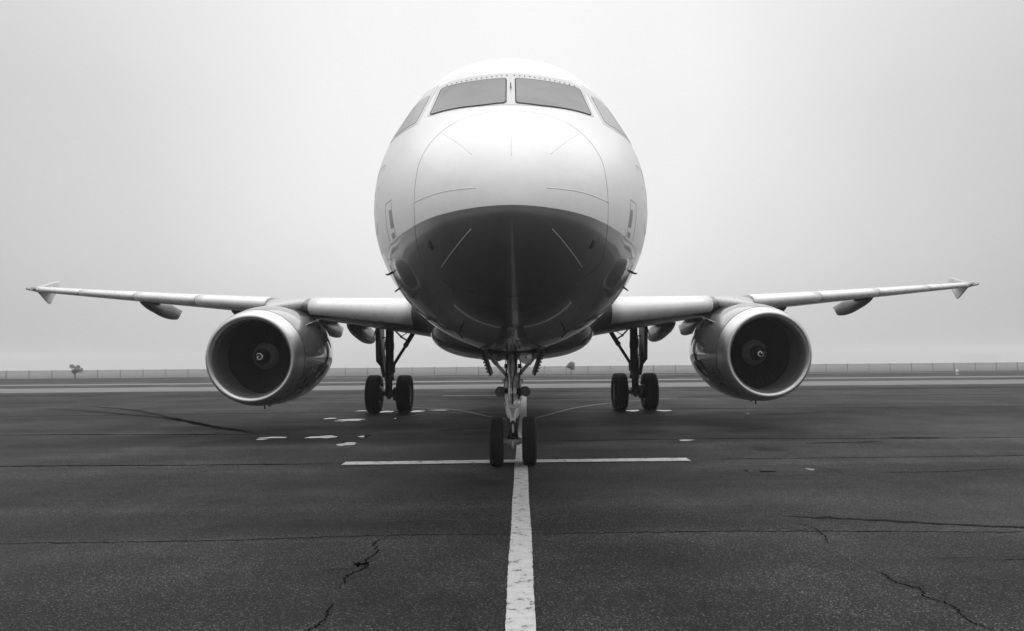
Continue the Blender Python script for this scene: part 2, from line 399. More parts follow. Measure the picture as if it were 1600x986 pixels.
# radome joint (both sides of the nose) and its lightning strips
for s in (-1, 1):
    j = smooth2([(s*.94, 2.70), (s*.985, 3.0), (s*.995, 3.40), (s*.99, 3.72), (s*.935, 3.98), (s*.775, 4.265), (s*.62, 4.405)])
    skin_line('radome_seam', j, .0026, M['seam'], n=1)
    skin_line('radome_seam', smooth2([(s*.62, 4.405), (s*.4, 4.50), (0, 4.545)]), .0016, M['seamlight'], n=1)
    skin_line('radome_seam', smooth2([(s*.94, 2.70), (s*.70, 2.50), (s*.40, 2.37), (0, 2.31)]), .003, M['black'], n=1)
    skin_line('lightning_strip', [(s*.775, 4.222), (s*.383, 3.685)], .0034, M['strip'])
    skin_line('lightning_strip', smooth2([(s*1.005, 3.300), (s*.70, 3.306), (s*.33, 3.284)]), .0046, M['strip'], n=1)
    skin_line('lightning_strip', [(s*.70, 2.612), (s*.375, 2.905)], .0062, M['stripgrey'])
    skin_patch('nose_decal', [(s*.79, 2.785), (s*.835, 2.855), (s*.805, 2.872), (s*.765, 2.80)], M['decaldark'], front, .003, .003, .0, cell=.03)
    # static port plate and grille on the cheek
    def sfn(y, z, off=.004, s=s): return side(s, y, z, off)
    o = [(1.64, 3.50), (1.90, 3.50), (1.88, 3.02), (1.50, 3.02)]
    P = line2(o + [o[0]], 6)
    MB().tube([sfn(*p, off=0) for p in P], .0035, 6).build('service_panel_seam', M['decal'], fuselage)
    skin_patch('static_port_placard', [(1.63, 3.385), (1.73, 3.39), (1.69, 3.175), (1.555, 3.17)], M['decal'], sfn, .003, .003, .0, cell=.04)
    skin_patch('service_placard', [(1.58, 3.12), (1.72, 3.12), (1.71, 3.06), (1.56, 3.06)], M['seamlight'], sfn, .003, .003, .0, cell=.04)
    # passenger door: outline proud of the skin, window, handle
    D = bez([(4.95, 2.93), (5.80, 2.93), (5.80, 4.80), (4.95, 4.80)], .16)
    door = MB().tube([sfn(*p, off=0) for p in line2(D+[D[0]], 3)], .006, 6).build('passenger_door_seam', M['seam'], fuselage)
    skin_patch('door_window', [(5.27, 4.25), (5.47, 4.25), (5.47, 4.48), (5.27, 4.48)], M['glass'], sfn, .004, .004, .06)
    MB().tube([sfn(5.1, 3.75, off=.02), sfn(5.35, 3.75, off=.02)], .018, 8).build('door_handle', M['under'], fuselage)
    # forward access hatch seam and probes
    H = bez([(2.55, 3.30), (2.95, 3.30), (2.95, 4.15), (2.55, 4.15)], .07)
    MB().tube([sfn(*p, off=0) for p in line2(H+[H[0]], 3)], .0035, 6).build('cheek_hatch_seam', M['seamlight'], fuselage)
    for (y, z, l, fw) in ((2.62, 2.78, .055, .07),):
        a = sfn(y, z, off=0); nrm = (sfn(y, z, off=.1)-a).normalized()
        MB().tube([a, a + nrm*l, a + nrm*(l+.012) + Vector((0, -fw, .005))], [.016, .011, .007], 8).build('pitot_probe', M['geardark'], fuselage)
    a = sfn(3.0, 2.62, off=0); nrm = (sfn(3.0, 2.62, off=.1)-a).normalized()
    MB().prism([a, a+nrm*.07+Vector((0, .05, 0)), a+nrm*.07+Vector((0, .09, 0)), a+Vector((0, .1, 0))], (0, 0, 1), .014).build('angle_of_attack_vane', M['geardark'], fuselage)
    for x_, y_ in ((.60, 1.95),):
        h, n_, _, _ = bvh.ray_cast(Vector((s*x_, y_, 0)), Vector((0, 0, 1)))
        MB().tube([h, h + Vector((s*.02, 0, -.06))], .012, 6).tube([h+Vector((s*.035,-.03,-.06)), h+Vector((-s*.03,-.03,-.125))], .008, 6).build('drain_mast', M['black'], fuselage)
skin_line('radome_seam', [(0, 4.40), (0, 3.62)], .0018, M['seamlight'])
# cabin windows along both sides (seen only from the flank)
wy = 7.2
cw0 = {}
for s in (-1, 1):
    def sfn(y, z, off=.004, s=s): return side(s, y, z, off)
    cw0[s] = skin_patch('cabin_window', [(7.2, 4.18), (7.43, 4.18), (7.43, 4.51), (7.2, 4.51)], M['glass'], sfn, .004, .004, .09, cell=.08)
    for k in range(1, 28): c = dup(cw0[s], fuselage); c.location = (0, .533*k, 0)
# antennas on the crown
for y_ in (7.5, 12): MB().prism([(0, y_, 6.14), (0, y_+.1, 6.42), (0, y_+.25, 6.42), (0, y_+.38, 6.14)], (1, 0, 0), .03).build('blade_antenna', M['white'], fuselage)

# ---- belly fairing
def superring(y, hw, z0, z1, n, seg=72):
    zc = (z0+z1)/2; hz = (z1-z0)/2; out = []
    for k in range(seg):
        t = k*2*math.pi/seg; c, s = math.cos(t), math.sin(t)
        out.append(Vector((hw*math.copysign(abs(s)**(2/n), s), y, zc + hz*math.copysign(abs(c)**(2/n), c))))
    return out
f1 = pchip([8.6, 9.0, 9.8, 11, 12.5, 16, 17.5, 19.2, 20.4], [.9, 1.35, 1.75, 1.98, 2.03, 2.03, 1.95, 1.5, .8])
f2 = pchip([8.6, 9.0, 9.8, 11, 12.5, 16, 17.5, 19.2, 20.4], [1.86, 1.77, 1.68, 1.62, 1.60, 1.60, 1.63, 1.72, 1.88])
r_ = [superring(y, f1(y), f2(y), 3.3, 2.7) for y in [8.6+.2*i for i in range(60)]]
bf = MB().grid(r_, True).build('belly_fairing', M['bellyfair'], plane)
MB().tube([(0, 12.0, 1.59), (0, 12.0, 1.50)], .05, 12).build('anti_collision_beacon', M['lens'], bf)

# ------------------------------------------------------------------ wings
def LE(X): return 9.9 + .60*(X-2)
def TE(X): return 16.2 + max(0, X-6.4)*.375
def ZW(X): return 2.70 + .089*(X-2) + .0006*(X-2)**2
fth = pchip([2, 6.4, 17.1], [.145, .118, .10]); ftw = pchip([2, 6.4, 17.1], [3.8, 2.0, -.4])
def foil(t, u):
    """u in [-1, 1]: -1 trailing edge below, 0 nose, 1 trailing edge above; returns x/c, z/c"""
    x = u*u if abs(u) < 1 else 1.0
    yt = 5*t*(.2969*math.sqrt(x) - .126*x - .3516*x*x + .2843*x**3 - .1030*x**4)
    cam_ = .018*math.sin(math.pi*x**1.3)
    return x, cam_ + (yt*1.05 if u > 0 else -yt*.95)
def wing_pt(s, X, u, off=0.0, scale=1.0, le=0.0):
    c = TE(X)-LE(X); x, z = foil(fth(X), u)
    if off:
        e = .01; xa, za = foil(fth(X), min(1, u+e)); xb, zb = foil(fth(X), max(-1, u-e))
        t = Vector((xa-xb, za-zb)).normalized(); nx, nz = -t.y, t.x
        x += nx*off/c; z += nz*off/c
    x = max(x, le/c) if le else x
    a = R(ftw(X)); dx, dz = x*c, z*c
    return Vector((s*X, LE(X) + dx*math.cos(a) + dz*math.sin(a), ZW(X) - dx*math.sin(a) + dz*math.cos(a)))
US = [-1 + 2*i/64 for i in range(65)]
def make_wing(s):
    st = [1.5, 2.0, 2.22, 2.28, 3.5, 4.5, 5.2, 5.7, 6.2, 6.4, 7, 8, 9, 10, 11, 12, 13, 14, 15, 15.8, 16.2, 16.45, 16.53]
    rows = []
    for X in st:
        inset = .42 if X < 2.25 else (.035 if X < 16.5 else .0)
        row = []
        for u in US:
            p = wing_pt(s, X, u)
            if inset and abs(u) < .38: p = p + Vector((0, inset*(1-(abs(u)/.38)**2), 0))
            row.append(p)
        rows.append(row)
    mb = MB().grid(rows, False)
    n = len(US); b0 = (len(st)-1)*n; mb.f.append(tuple(b0+k for k in range(n))); mb.sm.append(False)
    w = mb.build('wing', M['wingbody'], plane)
    # slats, the fixed strip behind the pylon between them
    for X0, X1 in ((2.30, 5.10), (6.42, 8.85), (8.88, 11.3), (11.33, 13.75), (13.78, 15.95)):
        rows = []
        for X in [X0 + (X1-X0)*i/8 for i in range(9)]:
            c = TE(X)-LE(X); xu = math.sqrt(.155 if X < 6 else .17); xl = math.sqrt(.055)
            row = [wing_pt(s, X, -xl + (xu+xl)*k/26, off=.028) for k in range(27)]
            row.append(wing_pt(s, X, xu, off=-.004)); row.append(wing_pt(s, X, .10, off=-.03)); row.append(wing_pt(s, X, -.16, off=-.012))
            rows.append(row)
        mb = MB().grid(rows, True); n = len(rows[0])
        for q in (0, 8*n): mb.f.append(tuple(q+k for k in range(n))); mb.sm.append(False)
        mb.build('slat', M['wing'], w)
    # flap, aileron and spoiler joints above and below
    for X0, X1, nm in ((2.2, 6.3, 'flap'), (6.45, 12.6, 'flap'), (12.7, 16.3, 'aileron')):
        rows = []
        for X in [X0 + (X1-X0)*i/6 for i in range(7)]:
            c = TE(X)-LE(X)
            up = [wing_pt(s, X, math.sqrt(.76 + .24*k/5), off=.008) for k in range(6)]
            lo = [wing_pt(s, X, -math.sqrt(1 - .30*k/5), off=.010) + Vector((0, .02, -.03)) for k in range(6)]
            rows.append(up + lo)
        mb = MB().grid(rows, True); n = 12
        for q in (0, 6*n): mb.f.append(tuple(q+k for k in range(n))); mb.sm.append(False)
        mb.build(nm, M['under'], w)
    # flap track fairings (canoes)
    for X, y0, y1, dz, hw in ((4.55, 13.6, 17.6, .50, .17), (5.45, 13.7, 16.9, .44, .13), (8.2, 14.9, 18.6, .44, .15), (11.9, 17.0, 19.9, .46, .15)):
        rows = []
        for i in range(21):
            t = i/20; y = y0 + (y1-y0)*t
            u = min(1, max(0, (y-LE(X))/(TE(X)-LE(X)))); top = wing_pt(s, X, -math.sqrt(u)).z
            sh = math.sin(math.pi*min(1, t*.78+.0))**.75 if t > 0 else 0
            bot = top - dz*sh - .26*max(0, t-.35)
            top2 = top - .02 - .55*max(0, t-.72)
            if t > .9: bot = lerp(bot, top2, (t-.9)/.1*.75)
            w_ = hw*min(1, (t/.30)**.7 if t > 0 else .02)*(1 if t < .72 else (1-((t-.72)/.28)**2*.55))
            rows.append([Vector((s*X + w_*math.sin(a), y, (top2+bot)/2 + (top2-bot)/2*math.cos(a))) for a in [k*2*math.pi/20 for k in range(20)]])
        mb = MB().grid(rows, True); mb.f.append(tuple(20*20+k for k in range(20))); mb.sm.append(False)
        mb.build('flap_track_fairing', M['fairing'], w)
    # wingtip fence: swept blade above and below the tip
    tip = Vector((s*16.55, 0, ZW(16.55)))
    prof = [(18.6, .0), (19.1, .08), (20.25, .40), (20.48, .44), (20.58, .40), (20.42, .08), (20.3, -.02), (20.08, -.42), (19.98, -.44), (19.82, -.38), (19.3, -.08)]
    c0 = Vector((sum(p[0] for p in prof)/len(prof), sum(p[1] for p in prof)/len(prof)))
    cant = lambda z: s*(.10*abs(z))
    A = [Vector((s*16.55+cant(z)-s*.004, y, tip.z+z)) for y, z in prof]
    O = [Vector((s*16.55+cant(z*.8)+s*.022, c0.x+(y-c0.x)*.86, tip.z+c0.y+(z-c0.y)*.86)) for y, z in prof]
    I = [Vector((s*16.55+cant(z*.8)-s*.018, c0.x+(y-c0.x)*.86, tip.z+c0.y+(z-c0.y)*.86)) for y, z in prof]
    n = len(A); mb = MB().grid([I, A, O], True, smooth=False); mb.f += [tuple(range(n)), tuple(range(3*n-1, 2*n-1, -1))]; mb.sm += [False, False]
    mb.build('wingtip_fence', M['wing'], w)
    MB().tube([wing_pt(s, 16.2, .02)+Vector((0, -.02, 0)), wing_pt(s, 16.49, .02)+Vector((0, .05, 0))], [.05, .035], 10).build('navigation_light', M['lens'], w)
    MB().tube([(s*16.55, 20.2, tip.z), (s*16.55, 20.65, tip.z)], [.012, .006], 6).build('static_wick', M['black'], w)
    # root fillet against the fuselage
    rows = []
    for i in range(13):
        y = 10.7 + i*.52; t = i/12; h = .16 + .40*math.sin(math.pi*min(1, t*1.1+.08))
        cz = ZW(2.0)-.07*(y-9.9)*.6
        rows.append([Vector((s*(1.55 + .62*math.cos(a)), y, cz + h*math.sin(a))) for a in [-math.pi/2 + k*math.pi/12 for k in range(13)]])
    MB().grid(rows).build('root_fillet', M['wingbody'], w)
    return w
for s in (-1, 1): make_wing(s)

# ------------------------------------------------------------------ engines
def make_engine(s):
    EX, EZ, EY = s*5.81, 1.70, 9.77
    root = empty('engine', (EX, EY, EZ), plane); root.rotation_euler = (R(3.0), 0, 0); root.scale = (1.02, 1, 1.02)
    # metal lip
    inner = [(.862, 1.05), (.858, .80), (.835, .55), (.815, .38), (.812, .30)]
    lipp = [(.812, .30), (.818, .20), (.836, .11), (.862, .045), (.892, .010), (.918, .0), (.945, .012), (.972, .05), (.998, .11), (1.025, .20), (1.050, .32), (1.068, .42)]
    MB().lathe(lipp, (0, 0, 0), seg=128).build('inlet_lip', M['lip'], root)
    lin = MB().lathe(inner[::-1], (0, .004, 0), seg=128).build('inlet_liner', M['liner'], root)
    MB().lathe([(.860, .0), (.848, .006), (.846, .02), (.860, .026)], (0, .60, 0), seg=96).build('liner_joint_ring', M['seamlight'], root)
    cowl = [(1.070, .425), (1.105, .62), (1.140, .90), (1.162, 1.2), (1.172, 1.5), (1.170, 1.9), (1.150, 2.3), (1.105, 2.7), (1.045, 3.05), (.985, 3.32), (.955, 3.32), (.93, 3.0)]
    # slight squash so that the cowl bulges sideways low down like the real gearbox bulge
    rows = []
    for r, a in cowl:
        rows.append([Vector((r*math.cos(t)*(1+.018*(1-math.sin(t))*min(1, a/1.2)), a, r*math.sin(t)*(1 if math.sin(t) > 0 else 1-.012*min(1, a)))) for t in [k*2*math.pi/128 for k in range(128)]])
    cb = MB().grid(rows, True).build('fan_cowl', M['cowl'], root)
    for a_, r__ in ((.43, 1.0715), (1.62, 1.1745), (2.25, 1.156)):
        MB().tube([((r__*1.004)*math.cos(t), a_, r__*math.sin(t)) for t in [k*2*math.pi/96 for k in range(97)]], .0035, 5, caps=False).build('cowl_seam', M['seam'], root)
    # fan, spinner
    fan = MB()
    for k in range(36):
        a = k*2*math.pi/36; rows = []
        for i in range(7):
            r = .30 + .55*i/6; tw = R(28 + 34*i/6); ch = .20 + .05*i/6
            rad = Vector((math.cos(a), 0, math.sin(a))); tan = Vector((-math.sin(a), 0, math.cos(a)))*(-s*0 + 1)
            mid = rad*r + Vector((0, 1.10, 0)); d = tan*math.sin(tw)*ch/2 + Vector((0, math.cos(tw)*ch/2, 0))
            rows.append([mid-d, mid-d*.3+tan*.012, mid+d*.3+tan*.012, mid+d])
        fan.grid(rows)
    fan.build('fan', M['fan'], root, fix=False)
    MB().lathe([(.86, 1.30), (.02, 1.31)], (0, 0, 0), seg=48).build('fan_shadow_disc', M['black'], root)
    MB().lathe([(.185, .80), (.235, .90), (.285, 1.0), (.315, 1.08), (.315, 1.2)], (0, 0, 0), seg=48).build('spinner_hub', M['spinnergrey'], root)
    prof = [(.001, .56), (.03, .572), (.07, .60), (.12, .66), (.165, .75), (.187, .803)]
    MB().lathe(prof, (0, 0, 0), seg=48).build('spinner', M['spinner'], root)
    pf = pchip([p[0] for p in prof], [p[1] for p in prof])
    ph0 = R(100) if s < 0 else R(140); L_, R2 = [], []
    mb = MB(); rows = []
    for i in range(41):
        t = i/40; r = .018 + .076*t**.9; a = ph0 + t*R(400)*1 + (R(200) if s > 0 else 0); wd = .017*(1-.62*t)+.004
        rows.append([Vector((q*math.cos(a), pf(q)-.004, q*math.sin(a))) for q in (max(.002, r-wd), r, r+wd*.6)])
    mb.grid(rows); mb.build('spinner_spiral', M['spiral'], root, fix=False)
    # core nozzle and plug
    MB().lathe([(.62, 3.0), (.60, 3.4), (.50, 4.1), (.46, 4.3), (.44, 4.3)], (0, 0, 0), seg=48).build('core_nozzle', M['geardark'], root)
    MB().lathe([(.36, 4.0), (.28, 4.5), (.05, 5.0), (.001, 5.02)], (0, 0, 0), seg=32).build('exhaust_plug', M['geardark'], root)
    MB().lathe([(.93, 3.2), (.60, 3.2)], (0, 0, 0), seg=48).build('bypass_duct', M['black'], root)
    # strake on the inboard upper side
    a0 = math.pi - R(38) if s > 0 else R(38); ra = Vector((math.cos(a0), 0, math.sin(a0)))
    mb = MB().prism([ra*1.12+Vector((0, .98, 0)), ra*1.36+Vector((0, 1.55, 0)), ra*1.38+Vector((0, 1.70, 0)), ra*1.13+Vector((0, 1.80, 0))], Vector((-ra.z, 0, ra.x)), .02)
    mb.build('nacelle_strake', M['cowl'], root)
    # cowl markings and latches
    def cp(deg, a, off=.004):
        t = R(deg); r = pchip([p[1] for p in cowl[:8]], [p[0] for p in cowl[:8]])(a) + off + .012
        return Vector((r*math.cos(t)*(1 if s*math.cos(t) > 0 else 1), a, r*math.sin(t)))
    sg = -1 if s > 0 else 1                       # towards the fuselage
    base = 180 if s > 0 else 0
    def ang(e): return 180-e if s > 0 else e      # elevation on the inboard side
    for (e0, e1, a0_, a1_, mm) in ((-32, -26, .62, .80, 'decaldark'), (-40, -37, .66, .74, 'decaldark'), (30, 36, 1.85, 2.05, 'decaldark')):
        rows = [[cp(ang(e0+(e1-e0)*i/4), a0_+(a1_-a0_)*j/3, .006) for j in range(4)] for i in range(5)]
        MB().grid(rows).build('cowl_marking', M[mm], root)
    MB().tube([cp(-90, .95, -.02), cp(-90, .95, .05)], .02, 8).build('drain_pipe', M['geardark'], root)
    for a_ in (1.3, 1.7): MB().box(cp(-90, a_, .0), (.05, .12, .02), bev=.01).build('cowl_latch', M['seam'], root)
    # pylon: from the cowl crown up and over the leading edge
    secs = []   # y, half width, z bottom, z top, x shift (inboard negative)
    for (y, hw, zb, zt, sh) in ((10.9, .05, 2.70, 2.86, 0), (11.15, .14, 2.70, 2.90, 0), (11.5, .24, 2.72, 2.95, 0), (11.85, .36, 2.72, 3.0, -.04), (12.1, .50, 2.75, 3.05, -.08), (12.35, .58, 2.78, 3.07, -.10), (12.8, .60, 2.85, 3.10, -.10), (13.4, .50, 2.80, 3.10, -.08), (14.4, .22, 2.72, 3.1, 0), (16.2, .06, 2.75, 2.9, 0)):
        secs.append([q + Vector((sh*s, 0, 0)) for q in superring(y, hw, zb, zt, 2.6, 32)])
    for row in secs:
        for q in row: q -= Vector((0, EY, EZ))
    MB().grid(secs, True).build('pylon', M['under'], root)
    return root
for s in (-1, 1): make_engine(s)

# ------------------------------------------------------------------ landing gear
def tyre_mb(r, w, grooves=4, rin=.5):
    prof = []; hw = w/2
    pts = []
    shoulder = [(r*rin, -hw*.72), (r*(rin+.08), -hw*.90), (r*.78, -hw), (r*.90, -hw*.93), (r*.965, -hw*.80), (r*.99, -hw*.68)]
    pts += shoulder
    gw = hw*1.3/(grooves+1)
    for k in range(grooves):
        c = -hw*.65 + gw*(k+1); e = hw*.035
        pts += [(r, c-e*1.6), (r*.978, c-e), (r*.978, c+e), (r, c+e*1.6)]
    pts += [(a, -b) for a, b in shoulder[::-1]]
    return MB().lathe([(a, b) for a, b in pts], (0, 0, 0), 'X', 72)
def rim_mb(r, w):
    return MB().lathe([(.001, -w*.30), (r*.25, -w*.34), (r*.30, -w*.16), (r*.72, -w*.12), (r*.88, -w*.34), (r*1.0, -w*.40), (r*1.02, w*.40), (r*.88, w*.34), (r*.72, w*.12), (r*.30, w*.16), (r*.25, w*.34), (.001, w*.30)], (0, 0, 0), 'X', 40)
NG = empty('nose_gear', (0, 5.07, 0), plane)
t0 = tyre_mb(.381, .225).build('tyre', M['rubber'], NG); t0.location = (-.258, 0, .379)
t1 = dup(t0, NG, (.258, 0, .379))
q0 = rim_mb(.19, .22).build('wheel_rim', M['rim'], NG); q0.location = (-.258, 0, .379); dup(q0, NG, (.258, 0, .379))
MB().tube([(-.26, 0, .379), (.26, 0, .379)], .045, 16).tube([(-.10, 0, .379), (.10, 0, .379)], .062, 16).box((0, -.02, .345), (.07, .14, .13), bev=.02).tube([(0, -.09, .33), (0, -.09, .27)], .014, 8).build('axle', M['gear'], NG)
MB().tube([(0, 0, .40), (0, 0, 1.0)], .058, 20).build('oleo_piston', M['chrome'], NG)
MB().lathe([(.075, .74), (.105, .80), (.128, .95), (.134, 1.02), (.142, 1.03), (.142, 1.07), (.125, 1.08), (.118, 1.16), (.116, 1.38), (.10, 1.42), (.078, 1.46), (.078, 1.70), (.09, 1.72), (.09, 1.78), (.08, 2.3)], (0, 0, 0), 'Z', 28).build('strut_cylinder', M['gear'], NG)
# torque links in front of the piston
def link(a, b, w0, w1, th):
    a, b = Vector(a), Vector(b); d = (b-a).normalized(); x = Vector((1, 0, 0)); n = d.cross(x).normalized(); mb = MB()
    for s in (-1, 1):
        mb.tube([a + x*s*w0, b + x*s*w1], th, 8)
    mb.tube([a - x*w0*1.25, a + x*w0*1.25], th*1.3, 8)
    return mb.tube([b - x*max(w1, .02)*1.3, b + x*max(w1, .02)*1.3], th*1.3, 8)
link((0, -.12, .98), (0, -.30, .70), .075, .02, .019).build('torque_link', M['gear'], NG)
link((0, -.07, .44), (0, -.30, .70), .065, .02, .019).build('torque_link', M['geardark'], NG)
MB().box((0, -.13, .60), (.035, .03, .16), bev=.01).build('tow_decal_plate', M['strip'], NG)
# steering actuators
MB().tube([(-.20, -.09, 1.17), (.20, -.09, 1.17)], .045, 14).tube([(-.23, -.09, 1.16), (-.12, -.09, 1.17)], [.072, .072], 18).tube([(.12, -.09, 1.17), (.23, -.09, 1.16)], [.072, .072], 18).build('steering_actuator', M['geardark'], NG)
for s in (-1, 1):
    MB().tube([(s*.20, -.20, 1.165), (s*.20, -.02, 1.165)], .078, 20).tube([(s*.20, -.215, 1.165), (s*.20, -.2, 1.165)], .052, 20).build('actuator_end_cap', M['geardark'], NG)
mb = MB()
for (x, y, z, a, b_, c) in ((-.10, -.13, 1.05, .07, .06, .18), (-.11, -.15, 1.28, .06, .07, .11), (.11, -.12, 1.28, .06, .07, .12), (.0, -.15, 1.18, .12, .06, .10), (-.03, -.15, .93, .16, .05, .07), (.0, -.10, 1.56, .06, .05, .42), (-.05, -.14, 1.36, .04, .05, .09), (-.145, -.05, 1.33, .05, .06, .06), (.145, -.05, 1.33, .05, .06, .06)):
    mb.box((x, y, z), (a, b_, c), bev=.012)
mb.build('hydraulic_block', M['gear'], NG)
rnd = random.Random(3)
for k in range(6):                                     # hoses and cable runs down the leg
    x0 = rnd.uniform(-.10, .10); x1 = x0 + rnd.uniform(-.04, .04); mm = 'black' if k % 3 else 'strip'
    pts = [(x0, -.14, 1.80), (x0*1.15+rnd.uniform(-.03, .03), -.17, 1.55), (x1, -.18, 1.30), (x1*1.1, -.17, 1.12+rnd.uniform(-.08, .08)), (x1*.8, -.14, .92+rnd.uniform(-.05, .1))]
    MB().tube(pts, .009 if k % 2 else .012, 6).build('hydraulic_hose', M[mm], NG)
# lamps
def lamp(name, x, y, z, r, tilt=0, parent=NG, lens='lens'):
    b_ = MB().lathe([(.001, .16), (r*.5, .15), (r*.85, .06), (r*1.02, .01), (r*1.04, -.012), (r*.95, -.014)], (0, 0, 0), 'Y', 28).build(name, M['gear'], parent)
    MB().lathe([(.001, -.022), (r*.5, -.018), (r*.96, -.004)], (0, 0, 0), 'Y', 28).build('lamp_lens', M[lens], b_)
    MB().lathe([(.001, -.034), (r*.16, -.03), (r*.16, -.01)], (0, 0, 0), 'Y', 12).build('lamp_cap', M['black'], b_)
    b_.location = (x, y, z); return b_
lamp('takeoff_light', .205, -.42, 1.70, .098); lamp('takeoff_light', -.215, -.40, 1.725, .080, lens='rim')
lamp('taxi_light', .07, -.24, .985, .062)
MB().tube([(-.30, -.34, 1.81), (.30, -.34, 1.81)], .022, 8).tube([(.205, -.34, 1.80), (.205, -.34, 1.72)], .02, 8).tube([(-.215, -.34, 1.80), (-.215, -.34, 1.74)], .02, 8).build('lamp_bracket', M['geardark'], NG)
# V brace forward of the leg
for s in (-1, 1):
    MB().tube([(s*.44, -.32, 1.82), (s*.09, -.05, 1.41)], [.030, .026], 12).tube([(s*.30, -.21, 1.66), (s*.25, -.17, 1.60)], .038, 12).build('drag_brace', M['gear'], NG)
    MB().tube([(s*.085, .02, 1.56), (s*.13, .02, 1.56)], .035, 12).build('door_link_roller', M['black'], NG)
    # leg door, hanging splayed beside the bay with stiffeners on its edge
    mb = MB(); A = Vector((s*.50, 0, 1.90)); B = Vector((s*.335, 0, 1.42)); nrm = Vector((B.z-A.z, 0, A.x-B.x)).normalized()
    mb.prism([A + Vector((0, -.55, 0)), A + Vector((0, .55, 0)), B + Vector((0, .50, .02)), B + Vector((0, -.42, 0))], nrm, .035)
    for k in range(7):
        c = A.lerp(B, .25+.1*k); mb.box(c + nrm*.022*s*-1 + Vector((0, -.50 + .012*k, 0)), (.035, .05, .03))
    mb.build('nose_gear_door', M['geardark'], NG)
    MB().tube([(s*.52, -.5, 1.86), (s*.40, -.52, 1.89), (s*.30, -.5, 1.84)], .02, 8).box((s*.42, -.5, 1.85), (.10, .10, .05), bev=.01).build('door_hinge', M['gear'], NG)
MB().box((0, .1, 1.80), (.74, 1.5, .06)).build('gear_bay_dark_slab', M['black'], NG)  # black slab stands in for the darkness inside the open wheel bay
MB().tube([(-.10, -.13, 1.84), (.10, -.13, 1.84)], .05, 12).box((0, -.13, 1.86), (.22, .08, .07), bev=.01).build('retraction_pivot', M['geardark'], NG)

def make_main(s):
    G = empty('main_gear', (s*3.795, 16.11, 0), plane)
    o = tyre_mb(.575, .43, 4, .46).build('tyre', M['rubber'], G); o.location = (-.465, 0, .571); dup(o, G, (.465, 0, .571))
    o = rim_mb(.27, .42).build('wheel_rim', M['rim'], G); o.location = (-.465, 0, .571); dup(o, G, (.465, 0, .571))
    o = MB().lathe([(.05, -.12), (.20, -.11), (.22, -.05), (.22, .08), (.1, .1)], (0, 0, 0), 'X', 32).build('brake_pack', M['geardark'], G); o.location = (-.30, 0, .571); dup(o, G, (.24, 0, .571))
    MB().tube([(-.45, 0, .571), (.45, 0, .571)], .07, 16).tube([(0, 0, .47), (0, 0, .70)], .12, 18).box((0, -.14, .50), (.12, .12, .16), bev=.02).build('axle', M['geardark'], G)
    MB().tube([(0, 0, .6), (0, 0, 1.15)], .085, 18).build('oleo_piston', M['geardark'], G)
    MB().lathe([(.14, .98), (.15, 1.05), (.13, 1.10), (.125, 1.9), (.14, 1.95), (.14, 2.1), (.125, 2.2), (.125, 2.95)], (0, 0, 0), 'Z', 24).build('strut_cylinder', M['geardark'], G)
    link((0, -.14, 1.18), (0, -.42, .90), .12, .03, .028).build('torque_link', M['geardark'], G)
    link((0, -.10, .58), (0, -.42, .90), .10, .03, .028).build('torque_link', M['geardark'], G)
    # side stay running up and inboard, with its lock links
    MB().tube([(-s*.10, 0, 1.42), (-s*.50, 0, 2.06)], .048, 12).tube([(-s*.47, 0, 2.02), (-s*.86, 0, 2.66)], .072, 12).tube([(-s*.50, -.08, 2.07), (-s*.50, .08, 2.07)], .075, 12).box((-s*.10, 0, 1.34), (.14, .12, .26), bev=.02).build('side_stay', M['geardark'], G)
    MB().tube([(-s*.08, 0, 2.60), (-s*.36, 0, 2.32), (-s*.54, 0, 2.20)], .026, 8).tube([(-s*.36, 0, 2.34), (-s*.74, 0, 2.56)], .014, 6).tube([(-s*.36, -.04, 2.32), (-s*.36, .04, 2.32)], .04, 8).build('lock_stay', M['geardark'], G)
    # leg door on the outboard side
    mb = MB(); x = s*.27
    mb.prism([(x+s*.03, -.55, 2.80), (x+s*.03, .45, 2.80), (x, .45, 1.62), (x-s*.05, .25, 1.50), (x-s*.10, .10, 1.08), (x-s*.12, -.12, 1.08), (x-s*.08, -.30, 1.42), (x, -.55, 1.58)], (1, 0, 0), .10)
    mb.prism([(x+s*.05, -.5, 2.5), (x+s*.16, -.5, 2.22), (x+s*.03, -.5, 2.72)], (0, 1, 0), .05)
    mb.build('main_gear_door', M['geardark'], G)
    MB().tube([(s*.05, -.10, 2.6), (s*.15, -.16, 1.9), (s*.09, -.16, 1.3), (s*.03, -.15, .8)], .014, 6).build('brake_hose', M['black'], G)
    MB().tube([(s*.27, 0, 2.3), (0, 0, 2.3)], .02, 6).tube([(s*.24, 0, 1.7), (0, 0, 1.7)], .02, 6).build('door_link', M['geardark'], G)
    return G
for s in (-1, 1): make_main(s)

# ------------------------------------------------------------------ tail (hidden behind the fuselage from the front)
def surf_loft(name, secs, m):
    """secs: leading edge point, chord, thickness ratio, normal axis"""
    rows = []
    for le, c, t, ax in secs:
        rows.append([Vector(le) + Vector((0, foil(t, u)[0]*c, 0)) + Vector(ax)*(foil(t, u)[1]*c) for u in US[::2]])
    mb = MB().grid(rows); n = len(rows[0]); mb.f.append(tuple((len(rows)-1)*n+k for k in range(n))); mb.sm.append(False)
    return mb.build(name, m, plane)
fin = surf_loft('tail_fin', [((0, 24.6, 5.7), 6.6, .10, (1, 0, 0)), ((0, 26.6, 6.6), 5.4, .10, (1, 0, 0)), ((0, 30.9, 11.9), 2.1, .10, (1, 0, 0))], M['white'])
for s in (-1, 1): surf_loft('tailplane', [((s*.4, 28.4, 5.0), 3.7, .10, (0, 0, 1)), ((s*6.2, 31.7, 5.6), 1.5, .09, (0, 0, 1))], M['wing'])

